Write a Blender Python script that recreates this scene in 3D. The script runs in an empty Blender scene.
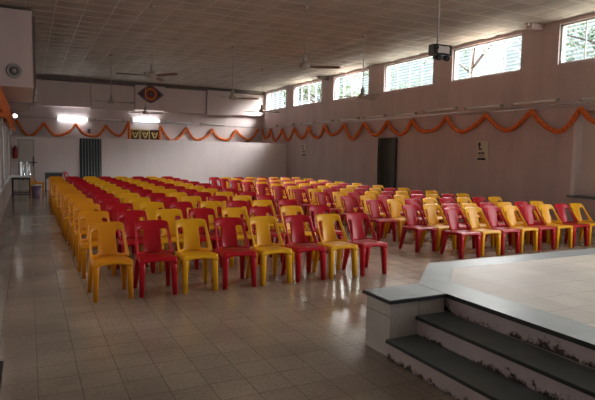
import bpy, bmesh, math, random
from mathutils import Vector, Matrix
R = random.Random(7)
sc = bpy.context.scene
COL = sc.collection
PI = math.pi

# ------------------------------------------------------------------ materials
def new_mat(name):
    m = bpy.data.materials.new(name); m.use_nodes = True
    nt = m.node_tree; b = nt.nodes['Principled BSDF']
    return m, nt, b
def N(nt, kind, **kw):
    n = nt.nodes.new(kind)
    for k, v in kw.items():
        if k in n.inputs: n.inputs[k].default_value = v
        else: setattr(n, k, v)
    return n
def mat(name, col, rough=.5, metal=0, noise=0, nscale=4, bump=0, bscale=40, emit=None, estr=0, spec=.5, coat=0):
    m, nt, b = new_mat(name)
    c = (*col, 1)
    b.inputs['Base Color'].default_value = c
    b.inputs['Roughness'].default_value = rough
    b.inputs['Metallic'].default_value = metal
    b.inputs['Specular IOR Level'].default_value = spec
    if coat: b.inputs['Coat Weight'].default_value = coat
    tc = N(nt, 'ShaderNodeTexCoord')
    if noise:
        t = N(nt, 'ShaderNodeTexNoise', Scale=nscale, Detail=6.0)
        nt.links.new(tc.outputs['Object'], t.inputs['Vector'])
        r = N(nt, 'ShaderNodeValToRGB')
        r.color_ramp.elements[0].position = .3; r.color_ramp.elements[1].position = .72
        r.color_ramp.elements[0].color = (*[x*(1-noise) for x in col], 1)
        r.color_ramp.elements[1].color = (*[min(1, x*(1+noise*.6)) for x in col], 1)
        nt.links.new(t.outputs['Fac'], r.inputs['Fac']); nt.links.new(r.outputs['Color'], b.inputs['Base Color'])
    if bump:
        t2 = N(nt, 'ShaderNodeTexNoise', Scale=bscale, Detail=3.0)
        nt.links.new(tc.outputs['Object'], t2.inputs['Vector'])
        bp = N(nt, 'ShaderNodeBump', Strength=bump, Distance=.02)
        nt.links.new(t2.outputs['Fac'], bp.inputs['Height']); nt.links.new(bp.outputs['Normal'], b.inputs['Normal'])
    if emit:
        b.inputs['Emission Color'].default_value = (*emit, 1); b.inputs['Emission Strength'].default_value = estr
    return m
def tile_mat(name, c1, c2, mortar, size, off=(0, 0), rough=.25, msize=.004, speck=.5, axes='XY', stain=.35, lift=None):
    m, nt, b = new_mat(name)
    tc = N(nt, 'ShaderNodeTexCoord')
    mp = N(nt, 'ShaderNodeMapping'); mp.inputs['Location'].default_value = (-off[0], -off[1], 0)
    if axes == 'XZ': mp.inputs['Rotation'].default_value = (-PI/2, 0, 0)
    if axes == 'YZ': mp.inputs['Rotation'].default_value = (-PI/2, 0, -PI/2) 
    nt.links.new(tc.outputs['Object'], mp.inputs['Vector'])
    br = N(nt, 'ShaderNodeTexBrick', offset=0.0, squash=1.0)
    for k, v in {'Scale': 1.0, 'Brick Width': size[0], 'Row Height': size[1], 'Mortar Size': msize, 'Mortar Smooth': .3, 'Bias': 0.0}.items(): br.inputs[k].default_value = v
    br.inputs['Color1'].default_value = (*c1, 1); br.inputs['Color2'].default_value = (*c2, 1); br.inputs['Mortar'].default_value = (*mortar, 1)
    nt.links.new(mp.outputs['Vector'], br.inputs['Vector'])
    n1 = N(nt, 'ShaderNodeTexNoise', Scale=38.0, Detail=8.0, Roughness=.8); nt.links.new(tc.outputs['Object'], n1.inputs['Vector'])
    n2 = N(nt, 'ShaderNodeTexNoise', Scale=1.1, Detail=4.0); nt.links.new(tc.outputs['Object'], n2.inputs['Vector'])
    r1 = N(nt, 'ShaderNodeMapRange'); r1.inputs['From Min'].default_value = .3; r1.inputs['From Max'].default_value = .7; r1.inputs['To Min'].default_value = 1-speck; r1.inputs['To Max'].default_value = 1+speck*.5
    nt.links.new(n1.outputs['Fac'], r1.inputs['Value'])
    r2 = N(nt, 'ShaderNodeMapRange'); r2.inputs['From Min'].default_value = .35; r2.inputs['From Max'].default_value = .65; r2.inputs['To Min'].default_value = 1-stain; r2.inputs['To Max'].default_value = 1
    nt.links.new(n2.outputs['Fac'], r2.inputs['Value'])
    mu = N(nt, 'ShaderNodeMath', operation='MULTIPLY'); nt.links.new(r1.outputs[0], mu.inputs[0]); nt.links.new(r2.outputs[0], mu.inputs[1])
    mx = N(nt, 'ShaderNodeVectorMath', operation='SCALE'); nt.links.new(br.outputs['Color'], mx.inputs[0]); nt.links.new(mu.outputs[0], mx.inputs['Scale'])
    nt.links.new(mx.outputs[0], b.inputs['Base Color'])
    r3 = N(nt, 'ShaderNodeMapRange'); r3.inputs['To Min'].default_value = rough*.7; r3.inputs['To Max'].default_value = rough*1.5
    nt.links.new(n2.outputs['Fac'], r3.inputs['Value']); nt.links.new(r3.outputs[0], b.inputs['Roughness'])
    bp = N(nt, 'ShaderNodeBump', Strength=.25, Distance=.004, invert=True); nt.links.new(br.outputs['Fac'], bp.inputs['Height']); nt.links.new(bp.outputs['Normal'], b.inputs['Normal'])
    return m
def plaster(name, col, streak=.2, rough=.6):
    """painted plaster with faint vertical streaks, patches and block courses"""
    m, nt, b = new_mat(name)
    tc = N(nt, 'ShaderNodeTexCoord')
    mp = N(nt, 'ShaderNodeMapping'); mp.inputs['Scale'].default_value = (1.6, 1.6, .35); nt.links.new(tc.outputs['Object'], mp.inputs['Vector'])
    n1 = N(nt, 'ShaderNodeTexNoise', Scale=1.4, Detail=7.0, Roughness=.65); nt.links.new(mp.outputs['Vector'], n1.inputs['Vector'])
    n2 = N(nt, 'ShaderNodeTexNoise', Scale=14.0, Detail=5.0); nt.links.new(tc.outputs['Object'], n2.inputs['Vector'])
    w = N(nt, 'ShaderNodeMath', operation='MULTIPLY_ADD'); w.inputs[1].default_value = .3; nt.links.new(n2.outputs['Fac'], w.inputs[0]); nt.links.new(n1.outputs['Fac'], w.inputs[2])
    r = N(nt, 'ShaderNodeValToRGB'); r.color_ramp.elements[0].position = .42; r.color_ramp.elements[1].position = .85
    r.color_ramp.elements[0].color = (*[x*(1-streak) for x in col], 1); r.color_ramp.elements[1].color = (*[min(1, x*(1+streak*.5)) for x in col], 1)
    nt.links.new(w.outputs[0], r.inputs['Fac']); nt.links.new(r.outputs['Color'], b.inputs['Base Color'])
    b.inputs['Roughness'].default_value = rough
    bp = N(nt, 'ShaderNodeBump', Strength=.15, Distance=.01); nt.links.new(n2.outputs['Fac'], bp.inputs['Height']); nt.links.new(bp.outputs['Normal'], b.inputs['Normal'])
    return m
def chair_plastic(name, c1, c2):
    m, nt, b = new_mat(name)
    oi = N(nt, 'ShaderNodeObjectInfo')
    tc = N(nt, 'ShaderNodeTexCoord'); t = N(nt, 'ShaderNodeTexNoise', Scale=3.0, Detail=3.0); nt.links.new(tc.outputs['Object'], t.inputs['Vector'])
    mx = N(nt, 'ShaderNodeMix', data_type='RGBA'); mx.inputs[6].default_value = (*c1, 1); mx.inputs[7].default_value = (*c2, 1)
    nt.links.new(t.outputs['Fac'], mx.inputs[0]); nt.links.new(mx.outputs[2], b.inputs['Base Color'])
    b.inputs['Roughness'].default_value = .33; b.inputs['Specular IOR Level'].default_value = .32
    b.inputs['Subsurface Weight'].default_value = 0
    return m

M = {}
M['floor'] = tile_mat('terrazzo_tiles', (.44, .36, .275), (.385, .31, .24), (.19, .15, .115), (.265, .265), (.03, 4.03), rough=.15, msize=.003, speck=.4, stain=.3)
M['stage'] = tile_mat('stage_tiles', (.66, .58, .47), (.60, .525, .425), (.33, .29, .25), (.30, .30), (3.42, 4.18), rough=.48, speck=.18)
M['slate'] = mat('slate_slab', (.115, .14, .14), .42, noise=.25, nscale=5)
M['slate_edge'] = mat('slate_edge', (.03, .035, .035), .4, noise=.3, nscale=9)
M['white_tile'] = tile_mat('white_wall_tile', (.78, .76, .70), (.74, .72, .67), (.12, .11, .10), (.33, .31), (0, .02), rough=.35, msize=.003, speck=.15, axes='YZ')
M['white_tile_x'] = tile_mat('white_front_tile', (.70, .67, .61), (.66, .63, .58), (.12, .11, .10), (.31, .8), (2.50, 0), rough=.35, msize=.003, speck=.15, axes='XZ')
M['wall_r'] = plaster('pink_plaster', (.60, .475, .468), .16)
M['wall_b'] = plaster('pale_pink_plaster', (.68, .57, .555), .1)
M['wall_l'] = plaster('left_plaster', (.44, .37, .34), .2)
M['panel'] = plaster('boxed_panel_paint', (.72, .60, .58), .06)
M['partition'] = plaster('glossy_pale_paint', (.78, .70, .70), .07, .28)
M['ceil'] = mat('ceiling_board', (.42, .385, .335), .7, noise=.18, nscale=1.3, bump=.3, bscale=12)
M['ceil_grid'] = mat('ceiling_runner', (.50, .47, .43), .38, spec=.6)
M['beam'] = mat('brown_grey_beam', (.17, .14, .13), .6, noise=.2)
M['darkmetal'] = mat('dark_metal', (.03, .03, .032), .4, metal=.4)
M['white'] = mat('white_enamel', (.80, .78, .75), .4, noise=.08)
M['grey'] = mat('grey_enamel', (.40, .39, .37), .4, noise=.1)
M['offtube'] = mat('unlit_tube_glass', (.92, .91, .89), .2)
M['littube'] = mat('lit_tube_glass', (1, 1, 1), .3, emit=(.90, .98, 1.0), estr=40)
M['bulb'] = mat('lit_bulb_glass', (1, 1, 1), .3, emit=(1, .97, .92), estr=7)
M['orange'] = mat('marigold', (.95, .19, .035), .8, noise=.45, nscale=22, bump=1, bscale=60)
M['orange2'] = mat('orange_cloth', (.72, .17, .03), .8, noise=.4, nscale=9)
M['yellow'] = chair_plastic('yellow_plastic', (.88, .44, .010), (.82, .395, .008))
M['amber'] = chair_plastic('amber_plastic', (.74, .285, .010), (.68, .25, .008))
M['red'] = chair_plastic('red_plastic', (.50, .005, .016), (.44, .004, .013))
M['brown'] = mat('brown_blade', (.20, .10, .06), .5)
M['cream'] = mat('cream_enamel', (.40, .35, .29), .4)
M['steel'] = mat('stainless_steel', (.62, .64, .66), .22, metal=1)
M['purple'] = mat('purple_plastic', (.13, .07, .11), .5)
M['ext'] = mat('extinguisher_red', (.35, .015, .015), .35)
M['door'] = mat('grey_white_door', (.60, .57, .53), .5, noise=.06, nscale=3)
M['formica'] = mat('pale_tabletop', (.55, .55, .54), .3)
M['tablewood'] = mat('dark_grey_panel', (.07, .07, .075), .5)
M['frame'] = mat('window_frame_paint', (.62, .66, .68), .5)
M['paper'] = mat('poster_paper', (.66, .61, .47), .6)
M['ink'] = mat('black_ink', (.02, .02, .02), .6)
M['greyink'] = mat('grey_ink', (.16, .15, .13), .6)
M['e_red'] = mat('emblem_red', (.36, .035, .03), .6)
M['e_dark'] = mat('emblem_dark', (.05, .035, .045), .6)
M['e_gold'] = mat('emblem_gold', (.55, .30, .06), .6)
M['e_violet'] = mat('emblem_violet', (.16, .12, .18), .6)
M['p_gold'] = mat('gilt_frame', (.62, .42, .06), .5, noise=.5, nscale=30)
M['p_brown'] = mat('maroon_picture', (.10, .03, .02), .5, noise=.5, nscale=20)
M['p_figure'] = mat('pale_yellow_garland', (.75, .62, .25), .7)
M['mat'] = mat('dark_doormat', (.03, .02, .018), .9, noise=.3, nscale=40)
M['leaf'] = mat('leaf', (.035, .07, .012), .6, noise=.4, nscale=2)
M['bark'] = mat('bark', (.05, .035, .03), .9, noise=.4)
M['earth'] = mat('outside_ground', (.62, .50, .36), .9, noise=.3)
M['proj'] = mat('speckled_grey_case', (.20, .21, .19), .5, noise=.4, nscale=30)
M['proj_dark'] = mat('dark_case', (.02, .018, .018), .75, spec=.15)
M['proj_plate'] = mat('buff_plate', (.42, .35, .31), .5, noise=.1)

# stained riser: white paint, dark ragged grime near the foot of each riser
def riser_mat():
    m, nt, b = new_mat('stained_riser')
    tc = N(nt, 'ShaderNodeTexCoord'); sp = N(nt, 'ShaderNodeSeparateXYZ'); nt.links.new(tc.outputs['Object'], sp.inputs[0])
    md = N(nt, 'ShaderNodeMath', operation='PINGPONG'); 
    fr = N(nt, 'ShaderNodeMath', operation='MODULO'); fr.inputs[1].default_value = .157
    nt.links.new(sp.outputs['Z'], fr.inputs[0])
    n = N(nt, 'ShaderNodeTexNoise', Scale=11.0, Detail=8.0, Roughness=.75); nt.links.new(tc.outputs['Object'], n.inputs['Vector'])
    a = N(nt, 'ShaderNodeMath', operation='MULTIPLY_ADD'); a.inputs[1].default_value = -.33; nt.links.new(n.outputs['Fac'], a.inputs[0]); nt.links.new(fr.outputs[0], a.inputs[2])
    r = N(nt, 'ShaderNodeValToRGB'); e = r.color_ramp.elements
    ad = N(nt, 'ShaderNodeMath', operation='ADD'); ad.inputs[1].default_value = .06; nt.links.new(a.outputs[0], ad.inputs[0])
    ml = N(nt, 'ShaderNodeMath', operation='MULTIPLY'); ml.inputs[1].default_value = 6.5; n4 = N(nt, 'ShaderNodeTexNoise', Scale=1.7, Detail=2.0); nt.links.new(tc.outputs['Object'], n4.inputs['Vector'])
    a4 = N(nt, 'ShaderNodeMath', operation='MULTIPLY_ADD'); a4.inputs[1].default_value = .22; nt.links.new(n4.outputs['Fac'], a4.inputs[0]); nt.links.new(ad.outputs[0], a4.inputs[2])
    nt.links.new(a4.outputs[0], ml.inputs[0])
    e[0].position = .03; e[0].color = (.05, .035, .03, 1); e[1].position = .22; e[1].color = (.58, .51, .51, 1)
    x = e.new(.1); x.color = (.36, .30, .28, 1)
    nt.links.new(ml.outputs[0], r.inputs['Fac'])
    n3 = N(nt, 'ShaderNodeTexNoise', Scale=3.0, Detail=5.0); nt.links.new(tc.outputs['Object'], n3.inputs['Vector'])
    mr = N(nt, 'ShaderNodeMapRange'); mr.inputs['To Min'].default_value = .75; mr.inputs['To Max'].default_value = 1.25; nt.links.new(n3.outputs['Fac'], mr.inputs['Value'])
    v = N(nt, 'ShaderNodeVectorMath', operation='SCALE'); nt.links.new(r.outputs['Color'], v.inputs[0]); nt.links.new(mr.outputs[0], v.inputs['Scale'])
    nt.links.new(v.outputs[0], b.inputs['Base Color']); b.inputs['Roughness'].default_value = .6
    return m
M['riser'] = riser_mat()
# striped curtain
def stripe_mat(name, c1, c2, c3, axis, freq):
    m, nt, b = new_mat(name)
    tc = N(nt, 'ShaderNodeTexCoord'); sp = N(nt, 'ShaderNodeSeparateXYZ'); nt.links.new(tc.outputs['Object'], sp.inputs[0])
    ml = N(nt, 'ShaderNodeMath', operation='MULTIPLY'); ml.inputs[1].default_value = freq; nt.links.new(sp.outputs[axis], ml.inputs[0])
    fr = N(nt, 'ShaderNodeMath', operation='FRACT'); nt.links.new(ml.outputs[0], fr.inputs[0])
    r = N(nt, 'ShaderNodeValToRGB'); r.color_ramp.interpolation = 'CONSTANT'; e = r.color_ramp.elements
    e[0].color = (*c1, 1); e[1].position = .45; e[1].color = (*c2, 1); x = e.new(.7); x.color = (*c3, 1)
    nt.links.new(fr.outputs[0], r.inputs['Fac']); nt.links.new(r.outputs['Color'], b.inputs['Base Color']); b.inputs['Roughness'].default_value = .8
    return m
M['curtain_b'] = stripe_mat('striped_curtain', (.05, .06, .065), (.22, .26, .27), (.09, .11, .12), 'X', 9)
M['curtain_r'] = stripe_mat('dark_striped_curtain', (.04, .045, .04), (.15, .17, .16), (.07, .08, .075), 'Y', 8)
# louvre glass
def louvre_mat():
    m, nt, b = new_mat('louvre_glass')
    out = nt.nodes['Material Output']
    tr = N(nt, 'ShaderNodeBsdfTransparent'); tr.inputs[0].default_value = (.90, .97, .97, 1)
    tl = N(nt, 'ShaderNodeBsdfTranslucent'); tl.inputs[0].default_value = (.03, .09, .10, 1)
    mx = N(nt, 'ShaderNodeMixShader'); mx.inputs[0].default_value = .38
    nt.links.new(tr.outputs[0], mx.inputs[1]); nt.links.new(tl.outputs[0], mx.inputs[2]); nt.links.new(mx.outputs[0], out.inputs['Surface'])
    return m
M['louvre'] = louvre_mat()
def pane_mat():
    m, nt, b = new_mat('window_pane'); out = nt.nodes['Material Output']
    tr = N(nt, 'ShaderNodeBsdfTransparent'); tr.inputs[0].default_value = (.95, .97, .97, 1)
    g = N(nt, 'ShaderNodeBsdfGlossy', Roughness=.05)
    mx = N(nt, 'ShaderNodeMixShader'); mx.inputs[0].default_value = .06
    nt.links.new(tr.outputs[0], mx.inputs[1]); nt.links.new(g.outputs[0], mx.inputs[2]); nt.links.new(mx.outputs[0], out.inputs['Surface'])
    return m
M['pane'] = pane_mat()

# ------------------------------------------------------------------ helpers
def box(bm, x0, x1, y0, y1, z0, z1, bev=0):
    vs = [bm.verts.new((x, y, z)) for x in (x0, x1) for y in (y0, y1) for z in (z0, z1)]
    fs = [(0, 1, 3, 2), (4, 6, 7, 5), (0, 4, 5, 1), (2, 3, 7, 6), (0, 2, 6, 4), (1, 5, 7, 3)]
    faces = [bm.faces.new([vs[i] for i in f]) for f in fs]
    if bev:
        es = list({e for f in faces for e in f.edges})
        bmesh.ops.bevel(bm, geom=es, offset=bev, segments=2, affect='EDGES')
def frustum(bm, p0, p1, r0, r1, seg=14, caps=True):
    p0, p1 = Vector(p0), Vector(p1); d = (p1-p0).normalized()
    a = d.orthogonal().normalized(); b = d.cross(a)
    ring = []
    for p, r in ((p0, r0), (p1, r1)):
        ring.append([bm.verts.new(p + a*math.cos(2*PI*i/seg)*r + b*math.sin(2*PI*i/seg)*r) for i in range(seg)])
    for i in range(seg):
        f = bm.faces.new((ring[0][i], ring[0][(i+1) % seg], ring[1][(i+1) % seg], ring[1][i])); f.smooth = True
    if caps: bm.faces.new(ring[0][::-1]); bm.faces.new(ring[1])
def lathe(bm, prof, seg=24, c=(0, 0, 0)):
    rings = []
    for r, z in prof:
        rings.append([bm.verts.new((c[0]+r*math.cos(2*PI*i/seg), c[1]+r*math.sin(2*PI*i/seg), c[2]+z)) for i in range(seg)])
    for a, b in zip(rings, rings[1:]):
        for i in range(seg):
            f = bm.faces.new((a[i], a[(i+1) % seg], b[(i+1) % seg], b[i])); f.smooth = True
    bm.faces.new(rings[0][::-1]); bm.faces.new(rings[-1])
def tube(bm, pts, rad, seg=8):
    rings = []
    n = len(pts)
    for k, p in enumerate(pts):
        p = Vector(p); t = (Vector(pts[min(k+1, n-1)]) - Vector(pts[max(k-1, 0)])).normalized()
        a = t.orthogonal().normalized() if abs(t.z) > .95 else t.cross(Vector((0, 0, 1))).normalized()
        b = t.cross(a); r = rad(k) if callable(rad) else rad
        rings.append([bm.verts.new(p + a*math.cos(2*PI*i/seg)*r + b*math.sin(2*PI*i/seg)*r) for i in range(seg)])
    for a, b in zip(rings, rings[1:]):
        for i in range(seg):
            f = bm.faces.new((a[i], a[(i+1) % seg], b[(i+1) % seg], b[i])); f.smooth = True
    bm.faces.new(rings[0][::-1]); bm.faces.new(rings[-1])
def obj(name, bm, m, parent=None, loc=None):
    bmesh.ops.recalc_face_normals(bm, faces=bm.faces)
    me = bpy.data.meshes.new(name); bm.to_mesh(me); bm.free()
    for x in (m if isinstance(m, (list, tuple)) else [m]): me.materials.append(x)
    o = bpy.data.objects.new(name, me); COL.objects.link(o)
    if parent: o.parent = parent
    if loc: o.location = loc
    return o
def tag(o, label, cat, group=None, kind=None):
    o['label'] = label; o['category'] = cat
    if group: o['group'] = group
    if kind: o['kind'] = kind
    return o
def struct(o, label=None):
    o['kind'] = 'structure'
    if label: o['label'] = label
    return o
def empty(name, loc, rz=0):
    o = bpy.data.objects.new(name, None); COL.objects.link(o); o.location = loc; o.rotation_euler = (0, 0, rz); o.empty_display_size = .1
    return o
def BM(): return bmesh.new()
def bx(name, m, parent, *a, bev=0):
    bm = BM(); box(bm, *a, bev=bev); return obj(name, bm, m, parent)
def copy_tree(o, parent=None):
    c = o.copy(); COL.objects.link(c); c.parent = parent
    for ch in list(o.children): copy_tree(ch, c)
    return c
def bake(o):
    dg = bpy.context.evaluated_depsgraph_get(); dg.update()
    me = bpy.data.meshes.new_from_object(o.evaluated_get(dg)); o.modifiers.clear(); o.data = me
    for p in me.polygons: p.use_smooth = True
ORD = ['first', 'second', 'third', 'fourth', 'fifth', 'sixth', 'seventh', 'eighth', 'ninth', 'tenth', 'eleventh', 'twelfth']

# ------------------------------------------------------------------ room shell
XL, XR, YB, YF, ZC = -.58, 11.05, 26.56, -5.0, 4.80
YP = 23.4
bm = BM(); box(bm, XL-.3, XR+.3, YF-.3, YB+.3, -.2, 0); struct(obj('floor', bm, M['floor']))

# suspended ceiling of slightly sagging boards
T = .6
bm = BM(); nx = int((XR-XL)/T)+1; ny = int((YB-YF)/T)+1; S = 4
vg = {}
sag = {(i, j): R.uniform(.008, .05) for i in range(nx) for j in range(ny)}
tl = {(i, j): (R.uniform(-.004, .004), R.uniform(-.004, .004)) for i in range(nx) for j in range(ny)}
def cv(a, b):
    if (a, b) in vg: return vg[(a, b)]
    i, j = min(a//S, nx-1), min(b//S, ny-1); u, v = (a % S)/S, (b % S)/S
    z = ZC - sag[(i, j)]*math.sin(PI*u)*math.sin(PI*v) if (a % S and b % S) else ZC
    vg[(a, b)] = bm.verts.new((XL+(a/S)*T, YF+(b/S)*T, z)); return vg[(a, b)]
for a in range(nx*S):
    for b in range(ny*S):
        f = bm.faces.new((cv(a, b), cv(a, b+1), cv(a+1, b+1), cv(a+1, b))); f.smooth = False
o = obj('ceiling', bm, M['ceil']); struct(o)
for p in o.data.polygons: p.use_smooth = True
bm = BM(); box(bm, XL-.3, XR+.3, YF-.3, YB+.3, ZC+.06, ZC+.2)
o = obj('slab', bm, M['beam'], bpy.data.objects['ceiling']); o.name = 'ceiling_slab'
bm = BM()
for i in range(1, nx): x = XL+i*T; box(bm, x-.012, x+.012, YF, YB, ZC-.008, ZC+.004)
for j in range(1, ny): y = YF+j*T; box(bm, XL, XR, y-.012, y+.012, ZC-.006, ZC+.003)
obj('ceiling_runners', bm, M['ceil_grid'], bpy.data.objects['ceiling'])

def holed(name, plane, at, u0, u1, z0, z1, holes, m, thick):
    """wall in a plane with rectangular openings, solid thickness outward"""
    us = sorted({u0, u1, *[h[0] for h in holes], *[h[1] for h in holes]}); zs = sorted({z0, z1, *[h[2] for h in holes], *[h[3] for h in holes]})
    bm = BM(); V = {}
    def v(u, z, k):
        key = (u, z, k)
        if key not in V:
            p = at + (thick if k else 0)
            V[key] = bm.verts.new((p, u, z) if plane == 'X' else (u, p, z))
        return V[key]
    def isin(i, j):
        if i < 0 or j < 0 or i >= len(us)-1 or j >= len(zs)-1: return False
        cu, cz = (us[i]+us[i+1])/2, (zs[j]+zs[j+1])/2
        return not any(h[0] < cu < h[1] and h[2] < cz < h[3] for h in holes)
    for i in range(len(us)-1):
        for j in range(len(zs)-1):
            if not isin(i, j): continue
            a, b, c, d = us[i], us[i+1], zs[j], zs[j+1]
            for k in (0, 1): bm.faces.new((v(a, c, k), v(b, c, k), v(b, d, k), v(a, d, k)))
            if not isin(i-1, j): bm.faces.new((v(a, c, 0), v(a, d, 0), v(a, d, 1), v(a, c, 1)))
            if not isin(i+1, j): bm.faces.new((v(b, c, 0), v(b, d, 0), v(b, d, 1), v(b, c, 1)))
            if not isin(i, j-1): bm.faces.new((v(a, c, 0), v(b, c, 0), v(b, c, 1), v(a, c, 1)))
            if not isin(i, j+1): bm.faces.new((v(a, d, 0), v(b, d, 0), v(b, d, 1), v(a, d, 1)))
    return struct(obj(name, bm, m))

WR = [(-.7, 1.8), (2.8, 5.27), (6.3, 8.77), (9.84, 12.3), (13.12, 15.65), (16.6, 19.1), (20.1, 22.75), (23.6, 26.0)]
ZW = (3.79, 4.70)
ALC = (5.9, 8.24, .79, 2.68)
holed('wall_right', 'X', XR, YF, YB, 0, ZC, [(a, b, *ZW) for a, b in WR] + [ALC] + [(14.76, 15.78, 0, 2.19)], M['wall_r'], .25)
# the recess by the stage: pale jamb, boarded back, slate sill
a = bx('trim_1', M['panel'], None, XR+.18, XR+.24, ALC[0], ALC[1]-.0, ALC[2], ALC[3]); struct(a, 'pale boarded back of the wall recess')
a = bx('trim_2', M['partition'], None, XR-.012, XR+.2, ALC[1]-.10, ALC[1], ALC[2], ALC[3]); struct(a, 'white jamb of the wall recess')
a = bx('trim_3', M['slate'], None, XR-.06, XR+.2, ALC[0], ALC[1]+.05, ALC[2]-.05, ALC[2]); struct(a, 'slate sill of the wall recess')
a = bx('trim_4', M['beam'], None, XR+.10, XR+.17, 7.30, 7.40, ALC[2], ALC[3]); struct(a, 'dark upright inside the wall recess')
# right door opening backing (dark panel standing in for the shade behind the curtain)
a = bx('trim_5', M['beam'], None, XR+.25, XR+.3, 14.6, 15.95, 0, 2.3); struct(a, 'dark panel painted as the shade behind the doorway')

WL = [(11.2, 14.6), (16.2, 18.7), (19.4, 21.6)]
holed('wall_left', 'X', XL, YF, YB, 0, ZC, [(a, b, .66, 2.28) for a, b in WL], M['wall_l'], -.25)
holed('wall_back', 'Y', YB, XL, XR, 0, ZC, [], M['wall_b'], .25)
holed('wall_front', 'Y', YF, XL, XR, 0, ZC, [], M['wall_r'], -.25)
holed('wall_partition', 'Y', YP, XL, XR, 0, 2.09, [(-.36, .22, 0, 1.96), (1.86, 2.68, 0, 2.04)], M['partition'], .12)
a = bx('trim_6', M['beam'], None, 1.5, 3.0, YP+.5, YP+.55, 0, 2.03); struct(a, 'dark panel painted as the shade behind the curtain')  # dark sheet in place of the shade past the partition opening
a = bx('trim_7', M['grey'], None, XL, 2.7, YP-.006, YP, 2.06, 2.075); struct(a, 'thin rail along the top of the partition')
# beam and boxed panels at the top of the back wall
a = bx('trim_8', M['beam'], None, XL, XR, YB-.34, YB, 4.62, ZC-.002); struct(a, 'brown beam under the ceiling at the back')
k = 9
for x0, x1, z0, d, zt in ((.28, 2.58, 3.50, .34, 4.60), (2.60, 4.50, 3.44, .30, 4.60), (4.52, 5.90, 3.52, .38, 4.66), (5.92, 7.95, 3.50, .30, 4.62), (7.97, 9.25, 3.47, .40, 4.66), (9.27, XR, 3.52, .34, 4.60)):
    a = bx('trim_%d' % k, M['panel'], None, x0, x1, YB-d, YB, z0, zt, bev=.01); struct(a, 'boxed pale pink panel of the upper back wall'); k += 1
for x in (.9, 4.6, 7.3, 9.3): pass
# dado and sill on the left
a = bx('trim_%d' % k, M['grey'], None, XL, XL+.05, 10.8, 22.2, .61, .66); struct(a, 'stone sill under the left windows'); k += 1
a = bx('trim_%d' % k, M['wall_l'], None, XL, XL+.02, 5, YP, 0, .6); struct(a, 'painted dado of the left wall'); k += 1
# duct-like boxed beam high on the left
bm = BM(); box(bm, XL, .15, 14.0, 18.6, 3.0, 4.72)
boxed = obj('trim_%d' % k, bm, M['panel']); struct(boxed, 'boxed beam high at the left wall'); k += 1
bm = BM(); box(bm, XL, .08, 18.62, 20.0, 2.78, 3.25); a = obj('trim_%d' % k, bm, M['wall_l']); struct(a, 'lower box behind the boxed beam'); k += 1
bm = BM(); box(bm, .152, .20, 13.98, 18.6, 3.1, 4.6); obj('dark_edge_strip', bm, M['beam'], boxed)
bm = BM()
for y, z in ((16, 3.16), (17.5, 3.10)): box(bm, .2, .26, y, y+.25, z-.12, z)
obj('edge_bracket', bm, M['white'], boxed)
# brackets between the right windows
for y, w in ((9.28, .16), (19.6, .18)):
    bm = BM(); box(bm, XR-.42, XR, y-w/2, y+w/2, 4.66, 4.79, bev=.01); box(bm, XR-.50, XR-.42, y-.04, y+.04, 4.72, 4.78)
    a = obj('trim_%d' % k, bm, M['wall_r'] if y < 10 else M['beam']); struct(a, 'beam end above the right wall'); k += 1
# conduits along walls
bm = BM(); tube(bm, [(XR-.02, 6, 2.86), (XR-.02, YB-.03, 2.88)], .014, 6); tube(bm, [(XR-.02, 6, 2.80), (XR-.02, 12, 2.81)], .01, 6)
a = obj('trim_%d' % k, bm, M['wall_l']); struct(a, 'electrical conduit on the right wall'); k += 1
bm = BM(); tube(bm, [(XL+.2, YB-.02, 2.98), (XR-.1, YB-.02, 2.94)], .014, 6)
a = obj('trim_%d' % k, bm, M['grey']); struct(a, 'electrical conduit on the back wall'); k += 1

# windows: right clerestory, glass louvres
for n, (y0, y1) in enumerate(WR[::-1]):
    bm = BM(); t = .04; x0, x1 = XR+.06, XR+.13
    box(bm, x0, x1, y0, y0+t, *ZW); box(bm, x0, x1, y1-t, y1, *ZW); box(bm, x0, x1, y0, y1, ZW[0], ZW[0]+t); box(bm, x0, x1, y0, y1, ZW[1]-t, ZW[1])
    for f in (.25, .5, .75): box(bm, x0+.02, x1-.02, y0+(y1-y0)*f-.008, y0+(y1-y0)*f+.008, *ZW)
    w = obj('window_%d' % (n+1), bm, M['frame']); struct(w, 'clerestory window with glass louvres in the right wall')
    bm = BM()
    q = (y1-y0)/4
    segs = [(0, 4)] if n in (5, 0, 3) else [(0, 1), (3, 4)]
    for s0, s1 in segs:
        for i in range(9):
            z = ZW[0]+.07+i*.092
            vs = [bm.verts.new(p) for p in ((x0+.01, y0+s0*q+.03, z+.0), (x0+.01, y0+s1*q-.03, z), (x1-.01, y0+s1*q-.03, z+.055), (x1-.01, y0+s0*q+.03, z+.055))]
            bm.faces.new(vs)
    obj('louvre_slats', bm, M['louvre'], w)
    bm = BM()
    vs = [bm.verts.new(p) for p in ((x1-.005, y0+t, ZW[0]+t), (x1-.005, y1-t, ZW[0]+t), (x1-.005, y1-t, ZW[1]-t), (x1-.005, y0+t, ZW[1]-t))]; bm.faces.new(vs)
    obj('pane', bm, M['pane'], w)
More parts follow.
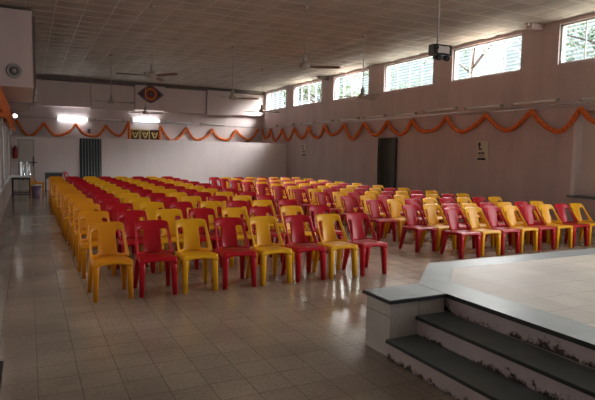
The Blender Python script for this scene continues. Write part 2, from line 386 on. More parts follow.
for n, (y0, y1) in enumerate(WL):
    bm = BM(); t = .05; x0, x1 = XL-.14, XL-.07; Z = (.66, 2.28)
    box(bm, x0, x1, y0, y0+t, *Z); box(bm, x0, x1, y1-t, y1, *Z); box(bm, x0, x1, y0, y1, Z[0], Z[0]+t); box(bm, x0, x1, y0, y1, Z[1]-t, Z[1])
    for f in (1/3, 2/3): box(bm, x0+.01, x1-.01, y0+(y1-y0)*f-.02, y0+(y1-y0)*f+.02, *Z)
    w = obj('window_%d' % (n+9), bm, M['frame']); struct(w, 'tall pale window in the left wall')
    bm = BM(); vs = [bm.verts.new(p) for p in ((x0+.03, y0+t, Z[0]+t), (x0+.03, y1-t, Z[0]+t), (x0+.03, y1-t, Z[1]-t), (x0+.03, y0+t, Z[1]-t))]; bm.faces.new(vs)
    obj('pane', bm, M['pane'], w)

# door in partition
bm = BM(); box(bm, -.36, .22, YP+.01, YP+.05, 0, 1.96)
d = obj('door_1', bm, M['door']); struct(d, 'plain grey white door in the partition')
bm = BM(); box(bm, -.35, -.32, YP-.002, YP+.01, 0, 1.95); box(bm, .18, .22, YP-.006, YP+.01, 0, 1.96); box(bm, -.35, .22, YP-.006, YP+.01, 1.92, 1.96); obj('door_frame', bm, M['grey'], d)
bm = BM(); box(bm, .08, .30, YP-.03, YP-.008, 1.06, 1.10, bev=.005); box(bm, .16, .20, YP-.035, YP-.008, .92, 1.30, bev=.005); obj('door_bolt', bm, M['darkmetal'], d)
bm = BM(); box(bm, -.20, -.17, YP-.03, YP+.01, .35, .55, bev=.005); obj('door_pull', bm, M['darkmetal'], d)

# ------------------------------------------------------------------ stage, steps, block
H = .47
stg = empty('stage', (0, 0, 0)); tag(stg, 'low raised stage with beige tiled top and slate border at the right foreground', 'stage')
outer = [(3.09, YF+.01), (3.09, 3.75), (3.80, 4.46), (XR-.01, 4.46), (XR-.01, YF+.01)]
inner = [(3.42, YF+.02), (3.42, 3.70), (3.87, 4.16), (XR-.02, 4.16), (XR-.02, YF+.02)]
def prism(poly, z0, z1, name, m, parent):
    bm = BM(); a = [bm.verts.new((x, y, z0)) for x, y in poly]; b = [bm.verts.new((x, y, z1)) for x, y in poly]
    bm.faces.new(a); bm.faces.new(b)
    for i in range(len(poly)): bm.faces.new((a[i], a[(i+1) % len(poly)], b[(i+1) % len(poly)], b[i]))
    return obj(name, bm, m, parent)
body = [(x+.02 if i < 2 else x, y-.02 if i in (2, 3) else y) for i, (x, y) in enumerate(outer)]
prism(body, 0.001, H-.035, 'stage_riser', M['riser'], stg)
bm = BM()
ao = [bm.verts.new((x, y, H)) for x, y in outer]; ai = [bm.verts.new((x, y, H)) for x, y in inner]; lo = [bm.verts.new((x, y, H-.035)) for x, y in outer]
for i in range(3): bm.faces.new((ao[i], ao[i+1], ai[i+1], ai[i])); bm.faces.new((ao[i], lo[i], lo[i+1], ao[i+1]))
o = obj('slate_border', bm, [M['slate'], M['slate_edge']], stg)
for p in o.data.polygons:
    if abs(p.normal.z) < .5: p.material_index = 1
bm = BM(); bm.faces.new([bm.verts.new((x, y, H)) for x, y in inner]); obj('tiled_top', bm, M['stage'], stg)

YS0, YS1 = YF+.02, 3.40
stp = empty('stone_steps', (2.8, 0, 0)); tag(stp, 'two slate topped steps with stained white risers leading up to the stage', 'steps')
for i, (x0, zt) in enumerate(((2.50, .157), (2.79, .313))):
    a = bx('step_riser', M['riser'], stp, x0+.015-2.8, 3.105-2.8, YS0, YS1, .001 if i == 0 else .157, zt-.025)
    a = bx('step_tread', M['slate'], stp, x0-2.8, (2.79 if i == 0 else 3.09)+.01-2.8, YS0, YS1, zt-.025, zt)
    a = bx('tread_nosing', M['slate_edge'], a, x0-2.8-.004, x0-2.8+.004, YS0, YS1, zt-.027, zt-.003)
blk = empty('tiled_block', (2.8, 3.57, 0)); tag(blk, 'white tiled end block with dark slate top beside the steps', 'block')
bm = BM(); box(bm, 2.535-2.8, 3.085-2.8, 3.405-3.57, 3.735-3.57, .001, H-.03)
o = obj('block_body', bm, [M['white_tile'], M['white_tile_x']], blk)
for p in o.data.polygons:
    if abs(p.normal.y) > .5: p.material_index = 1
bx('block_top', M['slate'], blk, 2.515-2.8, 3.088-2.8, 3.385-3.57, 3.765-3.57, H-.028, H, bev=.003)
bx('top_edge', M['slate_edge'], blk.children[-1], 2.511-2.8, 3.086-2.8, 3.381-3.57, 3.768-3.57, H-.03, H-.005)
bx('top_joint', M['slate_edge'], blk.children[-1], 2.80-2.8, 2.804-2.8, 3.375-3.57, 3.765-3.57, H-.001, H+.0006)

# ------------------------------------------------------------------ chairs
def build_chair():
    """armless moulded chair, origin on the floor at the centre of the front legs, faces -Y"""
    parts = {}
    # seat + arch-cut skirts
    bm = BM()
    us = [-1, -.93, -.6, 0, .6, .93, 1]; vs_ = [0, .06, .3, .6, .88, 1]
    g = {}
    for i, u in enumerate(us):
        for j, v in enumerate(vs_):
            hw = .206 - .014*v
            z = .435 - .014*(1-abs(u)**3)*math.sin(PI*min(1, v+.05)) - .022*v + (.008 if j in (0,) else 0)*-1
            g[i, j] = bm.verts.new((u*hw, -.01 + .43*v, z))
    for i in range(len(us)-1):
        for j in range(len(vs_)-1): bm.faces.new((g[i, j], g[i+1, j], g[i+1, j+1], g[i, j+1]))
    def skirt(chain, depths, push):
        prev = None
        for vtx, dep in zip(chain, depths):
            q = bm.verts.new(vtx.co + Vector(push)*dep*.08 + Vector((0, 0, -dep)))
            if prev: bm.faces.new((prev[0], vtx, q, prev[1]))
            prev = (vtx, q)
    skirt([g[i, 0] for i in range(len(us))], [.10, .075, .042, .035, .042, .075, .10], (0, -1, 0))
    skirt([g[0, j] for j in range(len(vs_))], [.10, .08, .045, .045, .07, .09], (-1, 0, 0))
    skirt([g[len(us)-1, j] for j in range(len(vs_))], [.10, .08, .045, .045, .07, .09], (1, 0, 0))
    o = obj('seat', bm, M['yellow'])
    m = o.modifiers.new('s', 'SOLIDIFY'); m.thickness = .010; m.offset = -1
    m = o.modifiers.new('b', 'SUBSURF'); m.levels = 1
    bake(o); parts['seat'] = o
    # backrest with two rounded side openings
    bm = BM(); g = {}
    U = [-1, -.95, -.84, -.50, -.43, 0, .43, .50, .84, .95, 1]; Vv = [0, .07, .13, .45, .69, .74, .95, 1]
    for i, u in enumerate(U):
        for j, v in enumerate(Vv):
            hw = .208 - .018*v**1.2
            if j == len(Vv)-1 and abs(u) == 1: hw -= .018
            wrap = (.165*(1-v)**1.4 + .024)
            wv = max(0, (abs(u)-.30)/.70)**1.3
            y = .395 + .085*v**1.1 - wrap*wv
            z = .418 + .372*v - (.012*abs(u)**4 if j == len(Vv)-1 else 0) + (.012*wv*(1-v))
            x = u*hw
            if .3 < abs(u) < .5: x *= 1 + .0*v + .10*(.4-v)
            g[i, j] = bm.verts.new((x, y, z))
    for i in range(len(U)-1):
        for j in range(len(Vv)-1):
            cu = abs((U[i]+U[i+1])/2)
            hole = .50 < cu < .84 and 1 <= j <= 4
            if hole: continue
            bm.faces.new((g[i, j], g[i+1, j], g[i+1, j+1], g[i, j+1]))
    # rolled top edge
    prev = None
    for i in range(len(U)):
        q = bm.verts.new(g[i, len(Vv)-1].co + Vector((0, .018, -.012)))
        if prev: bm.faces.new((prev[0], g[i, len(Vv)-1], q, prev[1]))
        prev = (g[i, len(Vv)-1], q)
    loose = [v for v in bm.verts if not v.link_faces]
    bmesh.ops.delete(bm, geom=loose, context='VERTS')
    o = obj('backrest', bm, M['yellow'])
    m = o.modifiers.new('s', 'SOLIDIFY'); m.thickness = .018; m.offset = 0
    m = o.modifiers.new('b', 'SUBSURF'); m.levels = 1
    bake(o); parts['backrest'] = o
    # legs
    def leg(side, front):
        bm = BM()
        if front: prof = [(.425, .036, .040, .170, .030), (.30, .031, .032, .174, .024), (.0, .023, .023, .182, .008)]
        else: prof = [(.415, .032, .045, .160, .375), (.25, .027, .034, .174, .405), (.0, .020, .022, .192, .452)]
        rings = []
        for z, hx, hy, cx, cy in prof:
            c = [(-hx, -hy), (-hx*.3, -hy*1.08), (hx*.3, -hy*1.08), (hx, -hy), (hx*1.05, 0), (hx, hy), (-hx, hy), (-hx*1.05, 0)]
            rings.append([bm.verts.new((side*(cx) + a*.95, cy+b*.95, z)) for a, b in c])
        for a, b in zip(rings, rings[1:]):
            for i in range(8): bm.faces.new((a[i], a[(i+1) % 8], b[(i+1) % 8], b[i]))
        bm.faces.new(rings[0]); bm.faces.new(rings[-1][::-1])
        o = obj('leg', bm, M['yellow'])
        for p in o.data.polygons: p.use_smooth = len(p.vertices) == 4
        return o
    parts['legs'] = [leg(s, f) for f in (True, False) for s in (-1, 1)]
    return parts
P = build_chair()
protos = {}
for mk in ('yellow', 'amber', 'red'):
    ds = []
    for o in [P['seat'], P['backrest']] + P['legs']:
        me = o.data.copy(); me.materials.clear(); me.materials.append(M[mk]); ds.append((o.name.split('.')[0], me))
    protos[mk] = ds
for o in [P['seat'], P['backrest']] + P['legs']: bpy.data.objects.remove(o)
def chair(mk, x, y, rz, label, group, z=0, sz=1):
    t = empty('plastic_chair', (x, y, z), rz); t.scale = (1, 1, sz); tag(t, label, 'chair', group)
    for n, me in protos[mk]:
        c = bpy.data.objects.new(n, me); COL.objects.link(c); c.parent = t
    return t
LX = [.79 + .478*i for i in range(8)]
LY = [5.95, 7.12, 8.24, 9.26, 10.24, 11.24, 12.26, 13.28, 14.28, 15.28, 16.28, 17.28]
for r, y in enumerate(LY):
    for c, x in enumerate(LX):
        j = .035 if r else 0
        col = 'yellow' if c % 2 == 0 else 'red'
        where = ('at the outer left end' if c == 0 else 'at the aisle end' if c == 7 else '%s from the outer left end' % ORD[c])
        row = 'front row' if r == 0 else 'back row' if r == 11 else '%s row' % ORD[r]
        chair('amber' if c == 0 else col, x + R.uniform(-j, j)*.6 - .006*r, y + R.uniform(-j, j), R.uniform(-.04, .04),
              ('orange yellow' if c == 0 else col) + ' plastic chair %s of the left block, %s' % (row, where), 'plastic chairs of the left block')
RY = [6.40, 7.08, 8.18, 9.15, 10.22, 11.32, 12.45, 13.5, 14.5, 15.5, 16.5, 17.4]
for r, y in enumerate(RY):
    for c in range(8):
        x0, sp = (6.29, .466) if r == 0 else (5.97, .449)
        j = .022 if r > 1 else .008
        col = 'red' if c % 2 == 0 else 'yellow'
        where = ('at the aisle end' if c == 0 else 'at the end by the wall' if c == 7 else '%s from the aisle' % ORD[c])
        row = 'front row' if r == 0 else 'back row' if r == 11 else '%s row' % ORD[r]
        chair(col, x0 + sp*c - .036*max(0, r-3) + R.uniform(-j, j)*.5, y + R.uniform(-j, j) + (.018 if r == 0 else 0)*c, R.uniform(-.02, .02),
              col + ' plastic chair %s of the right block, %s' % (row, where), 'plastic chairs of the right block', sz=.955)
chair('red', 1.62, 21.6, 1.2, 'single red plastic chair turned aside behind the left block', None)
chair('amber', .48, 21.3, PI/2, 'orange plastic chair turned sideways between the steel topped table and the far desk', None)

# ------------------------------------------------------------------ garlands
def garland(name, nodes, axis, at, label):
    """nodes: list of (u, z, sag)"""
    t = empty(name, (at, nodes[0][0], 0) if axis == 'Y' else (nodes[0][0], at, 0)); base = Vector(t.location)
    tag(t, label, 'garland')
    for (u0, z0, s), (u1, z1, _) in zip(nodes, nodes[1:]):
        bm = BM(); pts = []; n = 36
        for i in range(n+1):
            f = i/n; u = u0+(u1-u0)*f; z = z0+(z1-z0)*f - s*(1-(2*f-1)**2)*(1+.12*math.sin(f*PI*2+u0))
            p = Vector((at, u, z)) if axis == 'Y' else Vector((u, at, z)); pts.append(p-base)
        tube(bm, pts, lambda k: R.uniform(.050, .068), 8)
        for p in pts[1:-1]:
            for _ in range(2):
                q = p + Vector((R.uniform(-.03, .03), R.uniform(-.03, .03), R.uniform(-.035, .035))); s_ = R.uniform(.02, .032)
                bmesh.ops.create_icosphere(bm, subdivisions=1, radius=s_, matrix=Matrix.Translation(q))
        o = obj('garland_swag', bm, M['orange'], t)
    return t
ys = [26.25, 25.2, 23.76, 22.46, 21.01, 19.62, 18.07, 16.68, 15.24, 13.93, 12.36, 10.82, 9.34, 8.04, 6.6, 5.0]
zs = [2.84, 2.82, 2.78, 2.79, 2.80, 2.82, 2.80, 2.79, 2.77, 2.77, 2.77, 2.75, 2.77, 2.74, 2.75, 2.75]
sg = [.50, .54, .50, .46, .55, .44, .54, .42, .47, .45, .42, .40, .50, .45, .45, .45]
garland('marigold_garland', list(zip(ys, zs, sg)), 'Y', XR-.09, 'orange marigold garland hanging in swags along the right wall')
garland('marigold_garland', [(-.42, 2.84, .60), (.66, 2.76, .58), (1.97, 2.77, .60), (3.24, 2.76, .56), (4.27, 2.96, 0), (4.28, 2.12, 0)], 'X', YB-.12, 'orange marigold garland on the back wall left of the framed pictures')
garland('marigold_garland', [(5.71, 2.12, 0), (5.73, 2.84, .64), (7.02, 2.79, .60), (8.31, 2.77, .58), (9.59, 2.78, .50), (10.80, 2.84, 0), (10.82, 2.80, 0)], 'X', YB-.12, 'orange marigold garland on the back wall right of the framed pictures')
# leaf and cloth toran on left wall
bm = BM(); y = 11.0; i = 0; prev = None; NS = 130
zb = lambda y: 2.22 + .16*abs(math.sin(y*1.25))
vt = []
for i in range(NS+1):
    y = 9.5 + (22.6-9.5)*i/NS; xo = XL+.12+.045*math.sin(y*9)
    vt.append((bm.verts.new((xo-.04, y, 2.84)), bm.verts.new((xo, y, 2.6)), bm.verts.new((xo+.03*math.sin(y*7), y, zb(y)))))
for a, b in zip(vt, vt[1:]):
    bm.faces.new((a[0], b[0], b[1], a[1])); bm.faces.new((a[1], b[1], b[2], a[2]))
o = obj('orange_valance', bm, M['orange2']); o.modifiers.new('s', 'SOLIDIFY').thickness = .01
tag(o, 'orange cloth valance with scalloped edge hung above the left windows', 'valance')

# ------------------------------------------------------------------ tube lights
def tube_light(x, y, z, L, rz, lit, label, group):
    t = empty('tube_light', (x, y, z), rz); tag(t, label, 'light', group)   # along local X, faces local -Y
    bx('batten', M['white'] if not lit else M['white'], t, -L/2, L/2, -.035, 0.0, -.028, .028, bev=.006)
    bm = BM(); frustum(bm, (-L/2+.03, -.075, 0), (L/2-.03, -.075, 0), .019, .019, 12); obj('glass_tube', bm, M['littube'] if lit else M['offtube'], t)
    for s in (-1, 1): bx('end_cap', M['grey'], t, s*L/2-.02, s*L/2+.02, -.10, 0, -.035, .035, bev=.006)
    return t
RT = [(25.85, 24.4), (23.77, 22.57), (21.85, 20.57), (20.21, 19.0), (18.53, 17.09), (16.82, 15.4), (15.05, 13.75), (13.45, 11.96), (11.68, 10.28), (10.01, 8.63), (8.12, 6.8)]
RZ = [2.97, 2.97, 2.96, 2.97, 2.97, 2.98, 2.96, 3.0, 2.96, 2.97, 2.93]
for i, ((a, b), z) in enumerate(zip(RT, RZ)):
    tube_light(XR, (a+b)/2, z, a-b-.1, -PI/2, False, 'unlit white tube light on the right wall, %s' % ('nearest the back corner' if i == 0 else ORD[i]+' from the back corner'), 'unlit tube lights on the right wall')
tube_light(1.84, YB, 2.97, 1.25, 0, True, 'glowing tube light on the back wall above the striped curtain', 'lit tube lights')
tube_light(5.10, YB, 3.06, 1.25, 0, True, 'glowing tube light on the back wall above the framed pictures', 'lit tube lights')
for x, w, lb in ((3.4, 1.2, 'between the two glowing ones'), (6.65, 1.3, 'right of the framed pictures'), (8.35, 1.2, 'nearest the right corner')):
    tube_light(x, YB, 3.02, w, 0, False, 'unlit tube light on the back wall, ' + lb, 'unlit tube lights on the back wall')
# small lit lamp on left
t = empty('wall_lamp', (XL, 22.3, 2.78)); tag(t, 'small bright lamp high on the left wall beside the orange valance', 'lamp')
bx('bracket', M['grey'], t, 0, .12, -.03, .03, -.03, .03, bev=.005)
bm = BM(); bmesh.ops.create_uvsphere(bm, u_segments=16, v_segments=10, radius=.085, matrix=Matrix.Translation((.18, 0, 0)) @ Matrix.Diagonal((1, 1, .8, 1)));
o = obj('bulb', bm, M['bulb'], t)

# ------------------------------------------------------------------ ceiling fans
def fan(x, y, z, ang, label, bladem):
    t = empty('ceiling_fan', (x, y, z), ang); tag(t, label, 'fan', 'ceiling fans')
    bm = BM(); frustum(bm, (0, 0, .12), (0, 0, ZC-z-.05), .010, .010, 10); obj('rod', bm, M['cream'], t)
    bm = BM(); lathe(bm, [(.06, -.09), (.05, -.03), (.02, 0)], 16, (0, 0, ZC-z)); obj('canopy', bm, M['cream'], t)
    bm = BM(); lathe(bm, [(.018, .26), (.05, .20), (.055, .12), (.045, .10)][::-1], 18); obj('lower_canopy', bm, M['cream'], t)
    bm = BM(); lathe(bm, [(.04, -.06), (.09, -.05), (.115, -.02), (.115, .025), (.085, .06), (.035, .10)], 26); obj('motor', bm, M['cream'], t)
    for i in range(3):
        a = i*2*PI/3; rot = Matrix.Rotation(a, 4, 'Z')
        bm = BM()
        pr = [(.12, .03), (.22, .045), (.30, .062), (.70, .060), (.76, .05), (.78, .02)]
        top = []; bot = []
        for r_, w in pr:
            for s, L in ((1, top), (-1, bot)):
                L.append(bm.verts.new(rot @ Vector((r_, s*w, -.01 - s*w*.30))))
        for k_ in range(len(pr)-1): bm.faces.new((top[k_], top[k_+1], bot[k_+1], bot[k_]))
        bmesh.ops.solidify(bm, geom=bm.faces[:], thickness=.008)
        obj('blade', bm, bladem, t)
    return t
def tocam(x, y): return math.atan2(-y, -x)
fan(5.40, 10.62, 3.50, -.44, 'large nearest ceiling fan with brown blades, in the middle of the hall', M['brown'])
fan(2.50, 12.33, 3.27, -1.05, 'ceiling fan with brown blades above the left block, nearer one', M['brown'])
fan(5.58, 15.73, 3.26, -.43, 'ceiling fan over the centre aisle against the pale back panels', M['cream'])
fan(8.10, 12.44, 3.18, .55, 'ceiling fan near the right wall in front of the third window', M['cream'])
fan(2.54, 19.21, 3.22, -.4, 'pale ceiling fan over the left block, left of the eye emblem', M['cream'])
fan(4.33, 22.74, 3.16, 1.4, 'small far ceiling fan hanging just below the eye emblem', M['cream'])
fan(7.96, 19.13, 3.20, 2.2, 'far ceiling fan near the back right corner', M['cream'])

# ------------------------------------------------------------------ hanging camera-like unit
t = empty('hanging_projector', (6.52, 7.5, 3.34), -.02); tag(t, 'speckled grey box with two dark lenses hung from a ceiling rod', 'projector')
bx('case', M['proj'], t, -.20, .19, 0, .16, .03, .215, bev=.012)
bx('front_panel', M['proj_dark'], t, -.195, .185, -.015, 0, .035, .21, bev=.006)
bm = BM()
pl = [(-.12, .06), (-.13, .10), (-.10, .15), (-.12, .185), (.0, .18), (.11, .185), (.135, .15), (.12, .10), (.135, .06), (.0, .068)]
a = [bm.verts.new((x, -.022, z)) for x, z in pl]; b = [bm.verts.new((x, -.014, z)) for x, z in pl]; bm.faces.new(a); bm.faces.new(b[::-1])
for i in range(len(pl)): bm.faces.new((a[i], a[(i+1) % len(pl)], b[(i+1) % len(pl)], b[i]))
obj('buff_plate', bm, M['proj_plate'], t)
for x in (-.08, .10):
    bm = BM(); frustum(bm, (x, .06, .0), (x, -.01, -.02), .045, .05, 18); obj('lens', bm, M['proj_dark'], t)
bx('lens_mount', M['proj'], t, -.13, .15, .03, .12, -.03, .035, bev=.008)
bm = BM(); frustum(bm, (-.03, .12, .2), (-.03, .12, ZC-3.34), .016, .016, 10); obj('rod', bm, M['grey'], t)

# ------------------------------------------------------------------ emblem, pictures, posters
ex, ez, ey = 5.22, 4.27, YB-.38
em = empty('eye_emblem', (ex, ey, ez)); tag(em, 'red and gold eye shaped emblem on the raised panel of the back wall', 'emblem')
def plate(name, m, pts, y0, y1, par):
    bm = BM(); a = [bm.verts.new((x, y0, z)) for x, z in pts]; b = [bm.verts.new((x, y1, z)) for x, z in pts]; bm.faces.new(a); bm.faces.new(b[::-1]); n = len(pts)
    for i in range(n): bm.faces.new((a[i], a[(i+1) % n], b[(i+1) % n], b[i]))
    return obj(name, bm, m, par)
def eye(w, h, n=40):
    pts = []
    for i in range(n):
        a = 2*PI*i/n; c, s = math.cos(a), math.sin(a)
        x = w*c; z = h*(1-abs(c)**1.35)**.95*(1 if s >= 0 else -1)
        pts.append((x, z))
    return pts
def disc(r, n=32): return [(r*math.cos(2*PI*i/n), r*math.sin(2*PI*i/n)) for i in range(n)]
plate('emblem_board', M['e_violet'], eye(.62, .42), -.02, 0, em)
plate('emblem_field', M['e_dark'], eye(.50, .36), -.03, -.018, em)
plate('red_ring', M['e_red'], disc(.335), -.04, -.028, em)
plate('gold_ring', M['e_gold'], disc(.275), -.05, -.038, em)
plate('inner_red_ring', M['e_red'], disc(.215), -.058, -.048, em)
plate('dark_pupil', M['e_dark'], disc(.12), -.066, -.056, em)
plate('pupil_centre', M['e_violet'], disc(.055), -.072, -.064, em)
for i, (x, lb) in enumerate(((4.56, 'leftmost of the three in the gilt row'), (5.02, 'middle of the three in the gilt row'), (5.47, 'darker rightmost of the three'))):
    t = empty('framed_picture', (x, YB-.03, 2.36)); tag(t, 'small garlanded framed picture, ' + lb, 'picture', 'framed pictures on the back wall')
    bx('picture_frame', M['p_gold'] if i < 2 else M['p_brown'], t, -.215, .215, -.03, .0, -.26, .26, bev=.01)
    bx('picture_print', M['p_brown'], t, -.165, .165, -.036, -.028, -.21, .21)
    bm = BM(); tube(bm, [(-.12+.24*f, -.045, .14-.26*(1-(2*f-1)**2)) for f in [q/14 for q in range(15)]], .028, 7); obj('picture_garland', bm, M['p_figure'], t)
    bm = BM(); bmesh.ops.create_uvsphere(bm, u_segments=12, v_segments=8, radius=.05, matrix=Matrix.Translation((0, -.035, .08)) @ Matrix.Diagonal((1, .3, 1, 1))); obj('picture_figure', bm, M['p_gold'], t)
def poster(y, z, w, h, label):
    t = empty('poster', (XR, y, z)); tag(t, label, 'poster')
    bx('sheet', M['paper'], t, -.015, 0, -w/2, w/2, -h/2, h/2)
    # faces -X; image left is +Y
    def r(name, m, u0, u1, z0, z1): bx(name, m, t, -.02, -.014, w/2-u1*w, w/2-u0*w, h/2-z1*h, h/2-z0*h)
    bm = BM(); bmesh.ops.create_uvsphere(bm, u_segments=12, v_segments=8, radius=.05, matrix=Matrix.Translation((-.016, w/2-.2*w, h/2-.16*h)) @ Matrix.Diagonal((.15, 1, 1.15, 1)))
    box(bm, -.02, -.014, w/2-.44*w, w/2-.16*w, h/2-.44*h, h/2-.36*h); box(bm, -.02, -.014, w/2-.24*w, w/2-.14*w, h/2-.36*h, h/2-.2*h)
    obj('printed_portrait', bm, M['ink'], t)
    bm = BM()
    for q in range(5): box(bm, -.02, -.014, w/2-(.20+.12*q)*w, w/2-(.12+.12*q)*w, h/2-.66*h, h/2-.55*h)
    obj('printed_heading', bm, M['ink'], t)
    bm = BM()
    for q in range(3): box(bm, -.019, -.014, w/2-.72*w, w/2-.14*w, h/2-(.715+.04*q)*h, h/2-(.70+.04*q)*h)
    obj('printed_lines', bm, M['greyink'], t)
    r('printed_band', M['ink'], .08, .8, .84, .95)
poster(10.95, 1.78, .40, .54, 'pale poster with black portrait and dark band on the right wall near the recess')
poster(21.55, 1.78, .46, .56, 'small pale poster far along the right wall near the partition')

# curtains
def curtain(name, axis, at, u0, u1, z0, z1, m, label):
    bm = BM(); n = 60; rows = 6; g = []
    for i in range(n+1):
        u = u0+(u1-u0)*i/n; col = []
        for j in range(rows+1):
            z = z1-(z1-z0)*j/rows; d = (.028+.012*j/rows)*math.sin(i/n*2*PI*7.5+.3*math.sin(j))
            col.append(bm.verts.new((at+d, u, z) if axis == 'Y' else (u, at+d, z)))
        g.append(col)
    for i in range(n):
        for j in range(rows): f = bm.faces.new((g[i][j], g[i+1][j], g[i+1][j+1], g[i][j+1])); f.smooth = True
    t = empty(name, (0, 0, 0)); tag(t, label, 'curtain'); obj('cloth', bm, m, t)
    bm = BM()
    if axis == 'Y': tube(bm, [(at, u0-.08, z1+.01), (at, u1+.08, z1+.01)], .015, 8)
    else: tube(bm, [(u0, at, z1), (u1, at, z1)], .010, 8)
    obj('curtain_rod', bm, M['grey'], t)
curtain('door_curtain', 'X', YP-.06, 1.86, 2.68, .02, 2.06, M['curtain_b'], 'dark grey striped curtain in the doorway of the back partition')
curtain('door_curtain', 'Y', XR-.06, 14.74, 15.80, .02, 2.21, M['curtain_r'], 'dark striped curtain in the doorway of the right wall')

# ------------------------------------------------------------------ things at far left
t = empty('side_table', (-.20, 20.1, 0)); tag(t, 'narrow pale topped table on dark metal frame against the left wall', 'table')
bx('tabletop', M['formica'], t, -.32, .28, -.45, .45, .66, .70, bev=.006)
for x in (-.27, .23):
    for y in (-.40, .40): bx('leg', M['darkmetal'], t, x-.018, x+.018, y-.018, y+.018, 0, .66)
for y in (-.40, .40): bx('frame_rail', M['darkmetal'], t, -.27, .23, y-.012, y+.012, .10, .13); bx('frame_rail', M['darkmetal'], t, -.27, .23, y-.015, y+.015, .60, .66)
for x in (-.27, .23): bx('frame_rail', M['darkmetal'], t, x-.012, x+.012, -.4, .4, .10, .13)
for i, (x, y, s, lb) in enumerate(((-.16, 20.0, 1, 'left of the pair on the side table'), (.02, 20.12, .9, 'right of the pair on the side table'))):
    t = empty('water_dispenser', (x, y, .70)); tag(t, 'tall stainless steel water dispenser, ' + lb, 'dispenser', 'steel water dispensers')
    bm = BM(); lathe(bm, [(.075*s, 0), (.078*s, .02), (.072*s, .03), (.072*s, .40), (.076*s, .42)], 24); obj('body', bm, M['steel'], t)
    bm = BM(); lathe(bm, [(.088*s, .42), (.09*s, .445), (.06*s, .47), (.015, .475), (.018, .50)], 24); obj('lid', bm, M['steel'], t)
    bm = BM(); frustum(bm, (0, -.07*s, .06), (0, -.12*s, .06), .012, .012, 10); frustum(bm, (0, -.115*s, .075), (0, -.115*s, .03), .01, .009, 10); obj('tap', bm, M['darkmetal'], t)
t = empty('waste_bin', (.22, 19.8, 0)); tag(t, 'dark purple plastic bin on the floor beside the side table', 'bin')
bm = BM(); lathe(bm, [(.12, .001), (.125, .02), (.155, .36)], 24); obj('bin_body', bm, M['purple'], t)
bm = BM(); lathe(bm, [(.155, .35), (.168, .36), (.168, .38), (.155, .385)], 24); obj('rim', bm, M['purple'], t)
t = empty('desk', (.86, 22.55, 0)); tag(t, 'small dark desk with pale top standing before the partition', 'desk')
bx('desktop', M['formica'], t, -.32, .32, -.25, .25, .72, .76, bev=.006)
for x in (-.28, .28):
    for y in (-.21, .21): bx('leg', M['tablewood'], t, x-.02, x+.02, y-.02, y+.02, 0, .72)
bx('apron_panel', M['tablewood'], t, -.28, .28, -.22, -.20, .50, .72)
bx('side_panel', M['tablewood'], t, -.30, -.28, -.21, .21, .50, .72)
t = empty('fire_extinguisher', (-.44, YP-.10, 1.22)); tag(t, 'red fire extinguisher mounted by the door at the far left', 'extinguisher')
bm = BM(); lathe(bm, [(.06, 0), (.075, .02), (.075, .36), (.05, .42), (.025, .44)], 20); obj('cylinder_body', bm, M['ext'], t)
bm = BM(); lathe(bm, [(.025, .44), (.025, .48), (.01, .49)], 12); box(bm, -.015, .015, -.11, .02, .485, .50); box(bm, -.012, .012, -.10, .0, .455, .465); obj('valve_handle', bm, M['darkmetal'], t)
bm = BM(); tube(bm, [(.02, -.03, .46), (.09, -.04, .44), (.11, -.04, .36), (.10, -.03, .2), (.09, -.02, .12)], .012, 8); obj('hose', bm, M['darkmetal'], t)
# round vent on boxed beam
t = empty('round_vent', (-.24, 14.0, 3.35)); tag(t, 'round grey speaker grille on the boxed beam at top left', 'speaker grille')
def yl(bm, prof, seg=28):
    rings = [[bm.verts.new((r*math.cos(2*PI*i/seg), -d, r*math.sin(2*PI*i/seg))) for i in range(seg)] for r, d in prof]
    for a, b in zip(rings, rings[1:]):
        for i in range(seg): bm.faces.new((a[i], a[(i+1) % seg], b[(i+1) % seg], b[i])).smooth = True
    bm.faces.new(rings[0]); bm.faces.new(rings[-1])
bm = BM(); yl(bm, [(.165, 0), (.165, .02), (.14, .035), (.12, .02)]); obj('outer_ring', bm, M['grey'], t)
bm = BM(); yl(bm, [(.10, .02), (.10, .032), (.085, .035)]); obj('inner_ring', bm, M['beam'], t)
bm = BM(); yl(bm, [(.045, .02), (.045, .045), (.03, .05)]); obj('centre_cap', bm, M['grey'], t)
# small boxes on back wall by right corner
bx1 = bx('junction_box', M['beam'], None, 10.12, 10.38, YB-.04, YB, 2.12, 2.24, bev=.01); tag(bx1, 'small dark electrical box at the foot of the back wall near the right corner', 'junction box')
bx2 = bx('switch_panel', M['panel'], None, 10.45, 10.80, YB-.04, YB, 2.10, 2.36, bev=.01); tag(bx2, 'pale switch panel on the back wall at the right corner', 'switch panel')
bx3 = bx('junction_box', M['beam'], None, 2.46, 2.58, YB-.06, YB, 2.36, 2.56, bev=.01); tag(bx3, 'small dark box on the back wall over the striped curtain', 'junction box')
# dark doormat at left foreground
bm = BM(); a = [(-1, 0)]; box(bm, -.56, -.195, 3.6, 4.5, .001, .014, bev=.004)
tag(obj('doormat', bm, M['mat']), 'dark brown doormat at the left edge of the foreground floor', 'mat')

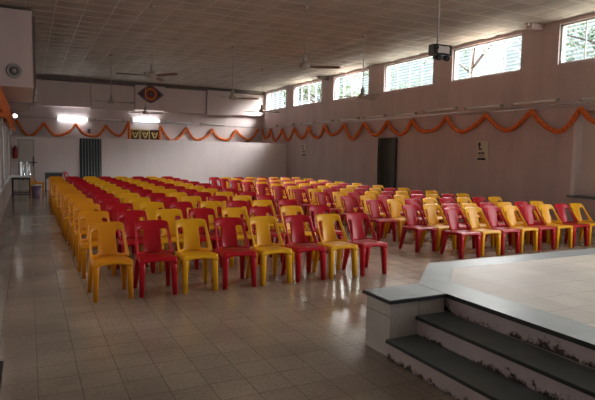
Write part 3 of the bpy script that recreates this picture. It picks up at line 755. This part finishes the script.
# ------------------------------------------------------------------ outside
bm = BM(); box(bm, -60, 70, -50, 80, -.5, -.21); struct(obj('floor_outside', bm, M['earth']), 'ground outside the hall')
def tree(x, y, h, seed, label):
    r = random.Random(seed); t = empty('garden_tree', (x, y, -.21)); tag(t, label, 'tree', 'trees outside the right windows')
    bm = BM(); tube(bm, [(0, 0, 0), (.1, .05, h*.3), (-.05, .1, h*.6), (.1, 0, h*.9)], lambda k: .16-.035*k, 10)
    tips = []
    for i in range(9):
        a = r.uniform(0, 2*PI); z0 = h*r.uniform(.45, .8); L = r.uniform(1.0, 2.0)
        e = Vector((math.cos(a)*L, math.sin(a)*L, z0+r.uniform(.3, 1.0))); tube(bm, [(0, 0.05, z0), e*.5+Vector((0, 0, z0*.5+.1)), e], lambda k: .05-.015*k, 6); tips.append(e)
    obj('trunk', bm, M['bark'], t)
    bm = BM()
    for i in range(1500):
        c = r.choice(tips) + Vector((r.gauss(0, .45), r.gauss(0, .45), r.gauss(0, .35)))
        d = Vector((r.gauss(0, 1), r.gauss(0, 1), r.gauss(0, .6))).normalized(); n = d.orthogonal().normalized()
        s = r.uniform(.07, .13)
        bm.faces.new([bm.verts.new(c-d*s), bm.verts.new(c+n*s*.45), bm.verts.new(c+d*s), bm.verts.new(c-n*s*.45)])
    obj('foliage', bm, M['leaf'], t)
tree(15.4, 10.2, 7.0, 8, 'leafy tree outside, seen through the nearest window')
tree(15.8, 16.4, 7.0, 3, 'leafy tree outside, seen through the second nearest window')
tree(15.6, 23.0, 7.2, 5, 'leafy tree outside, seen through the third and fourth windows')
tree(16.5, 30.0, 7.6, 11, 'leafy tree outside, seen through the far windows')

# ------------------------------------------------------------------ light
w = bpy.data.worlds.new('sky'); sc.world = w; w.use_nodes = True; nt = w.node_tree
bg = nt.nodes['Background']; bg.inputs['Color'].default_value = (.93, .97, 1.0, 1); bg.inputs['Strength'].default_value = 1.15
def area(name, loc, rot, sx, sy, e, col=(1, 1, 1), portal=False):
    l = bpy.data.lights.new(name, 'AREA'); l.shape = 'RECTANGLE'; l.size = sx; l.size_y = sy; l.energy = e; l.color = col
    if portal: l.cycles.is_portal = True
    o = bpy.data.objects.new(name, l); COL.objects.link(o); o.location = loc; o.rotation_euler = rot; return o
for y0, y1 in WR: area('window_portal', (XR+.3, (y0+y1)/2, 4.245), (0, PI/2, 0), .9, y1-y0, 1, portal=True)
for y0, y1 in WL: area('window_portal', (XL-.3, (y0+y1)/2, 1.47), (0, -PI/2, 0), 1.6, y1-y0, 1, portal=True)
# window daylight beside the stage (outside the picture); left wall lamp is added fill
area('stage_side_daylight', (XR-.05, 1.8, 2.0), (0, PI/2, 0), 2.2, 5.0, 330, (.93, .96, 1.0))
area('left_side_fill', (XL+.05, 7.5, 1.6), (0, -PI/2, 0), 1.4, 5.5, 25, (1, .95, .9))

area('high_sky_fill', (18, 13, 11), (0, math.radians(52), 0), 8, 40, 22000, (1, .96, .92))  # added lamp outside, boosts the skylight entering through the right windows
o = area('partition_fill', (16, 15.5, 8.5), (0, 0, 0), 5, 5, 9000, (1, .97, .97)); o.rotation_euler = (Vector((5.5, 23.4, .8))-Vector((16, 15.5, 8.5))).to_track_quat('-Z', 'Y').to_euler()  # added lamp aimed at the partition to brighten the far end
area('ground_bounce_fill', (14.2, 15, .6), (0, PI*.86, 0), 4, 30, 3600, (1, .83, .70))  # added upward lamp imitating warm bounce from the ground onto the ceiling
# ------------------------------------------------------------------ camera
f, yaw, pitch, roll, h = 540.6, *[math.radians(a) for a in (26.51, 4.848, 1.131)], 1.6
F = Vector((math.sin(yaw)*math.cos(pitch), math.cos(yaw)*math.cos(pitch), -math.sin(pitch)))
Rr = Vector((math.cos(yaw), -math.sin(yaw), 0)); U = Rr.cross(F)
R2 = Rr*math.cos(roll)+U*math.sin(roll); U2 = -Rr*math.sin(roll)+U*math.cos(roll)
cd = bpy.data.cameras.new('camera'); cam = bpy.data.objects.new('camera', cd); COL.objects.link(cam)
cd.sensor_fit = 'HORIZONTAL'; cd.sensor_width = 36; cd.lens = f/595*36; cd.clip_start = .05; cd.clip_end = 300
mtx = Matrix((R2, U2, -F)).transposed().to_4x4(); mtx.translation = (0, 0, h); cam.matrix_world = mtx
sc.camera = cam
sc.view_settings.view_transform = 'Standard'; sc.view_settings.look = 'None'; sc.view_settings.exposure = .03
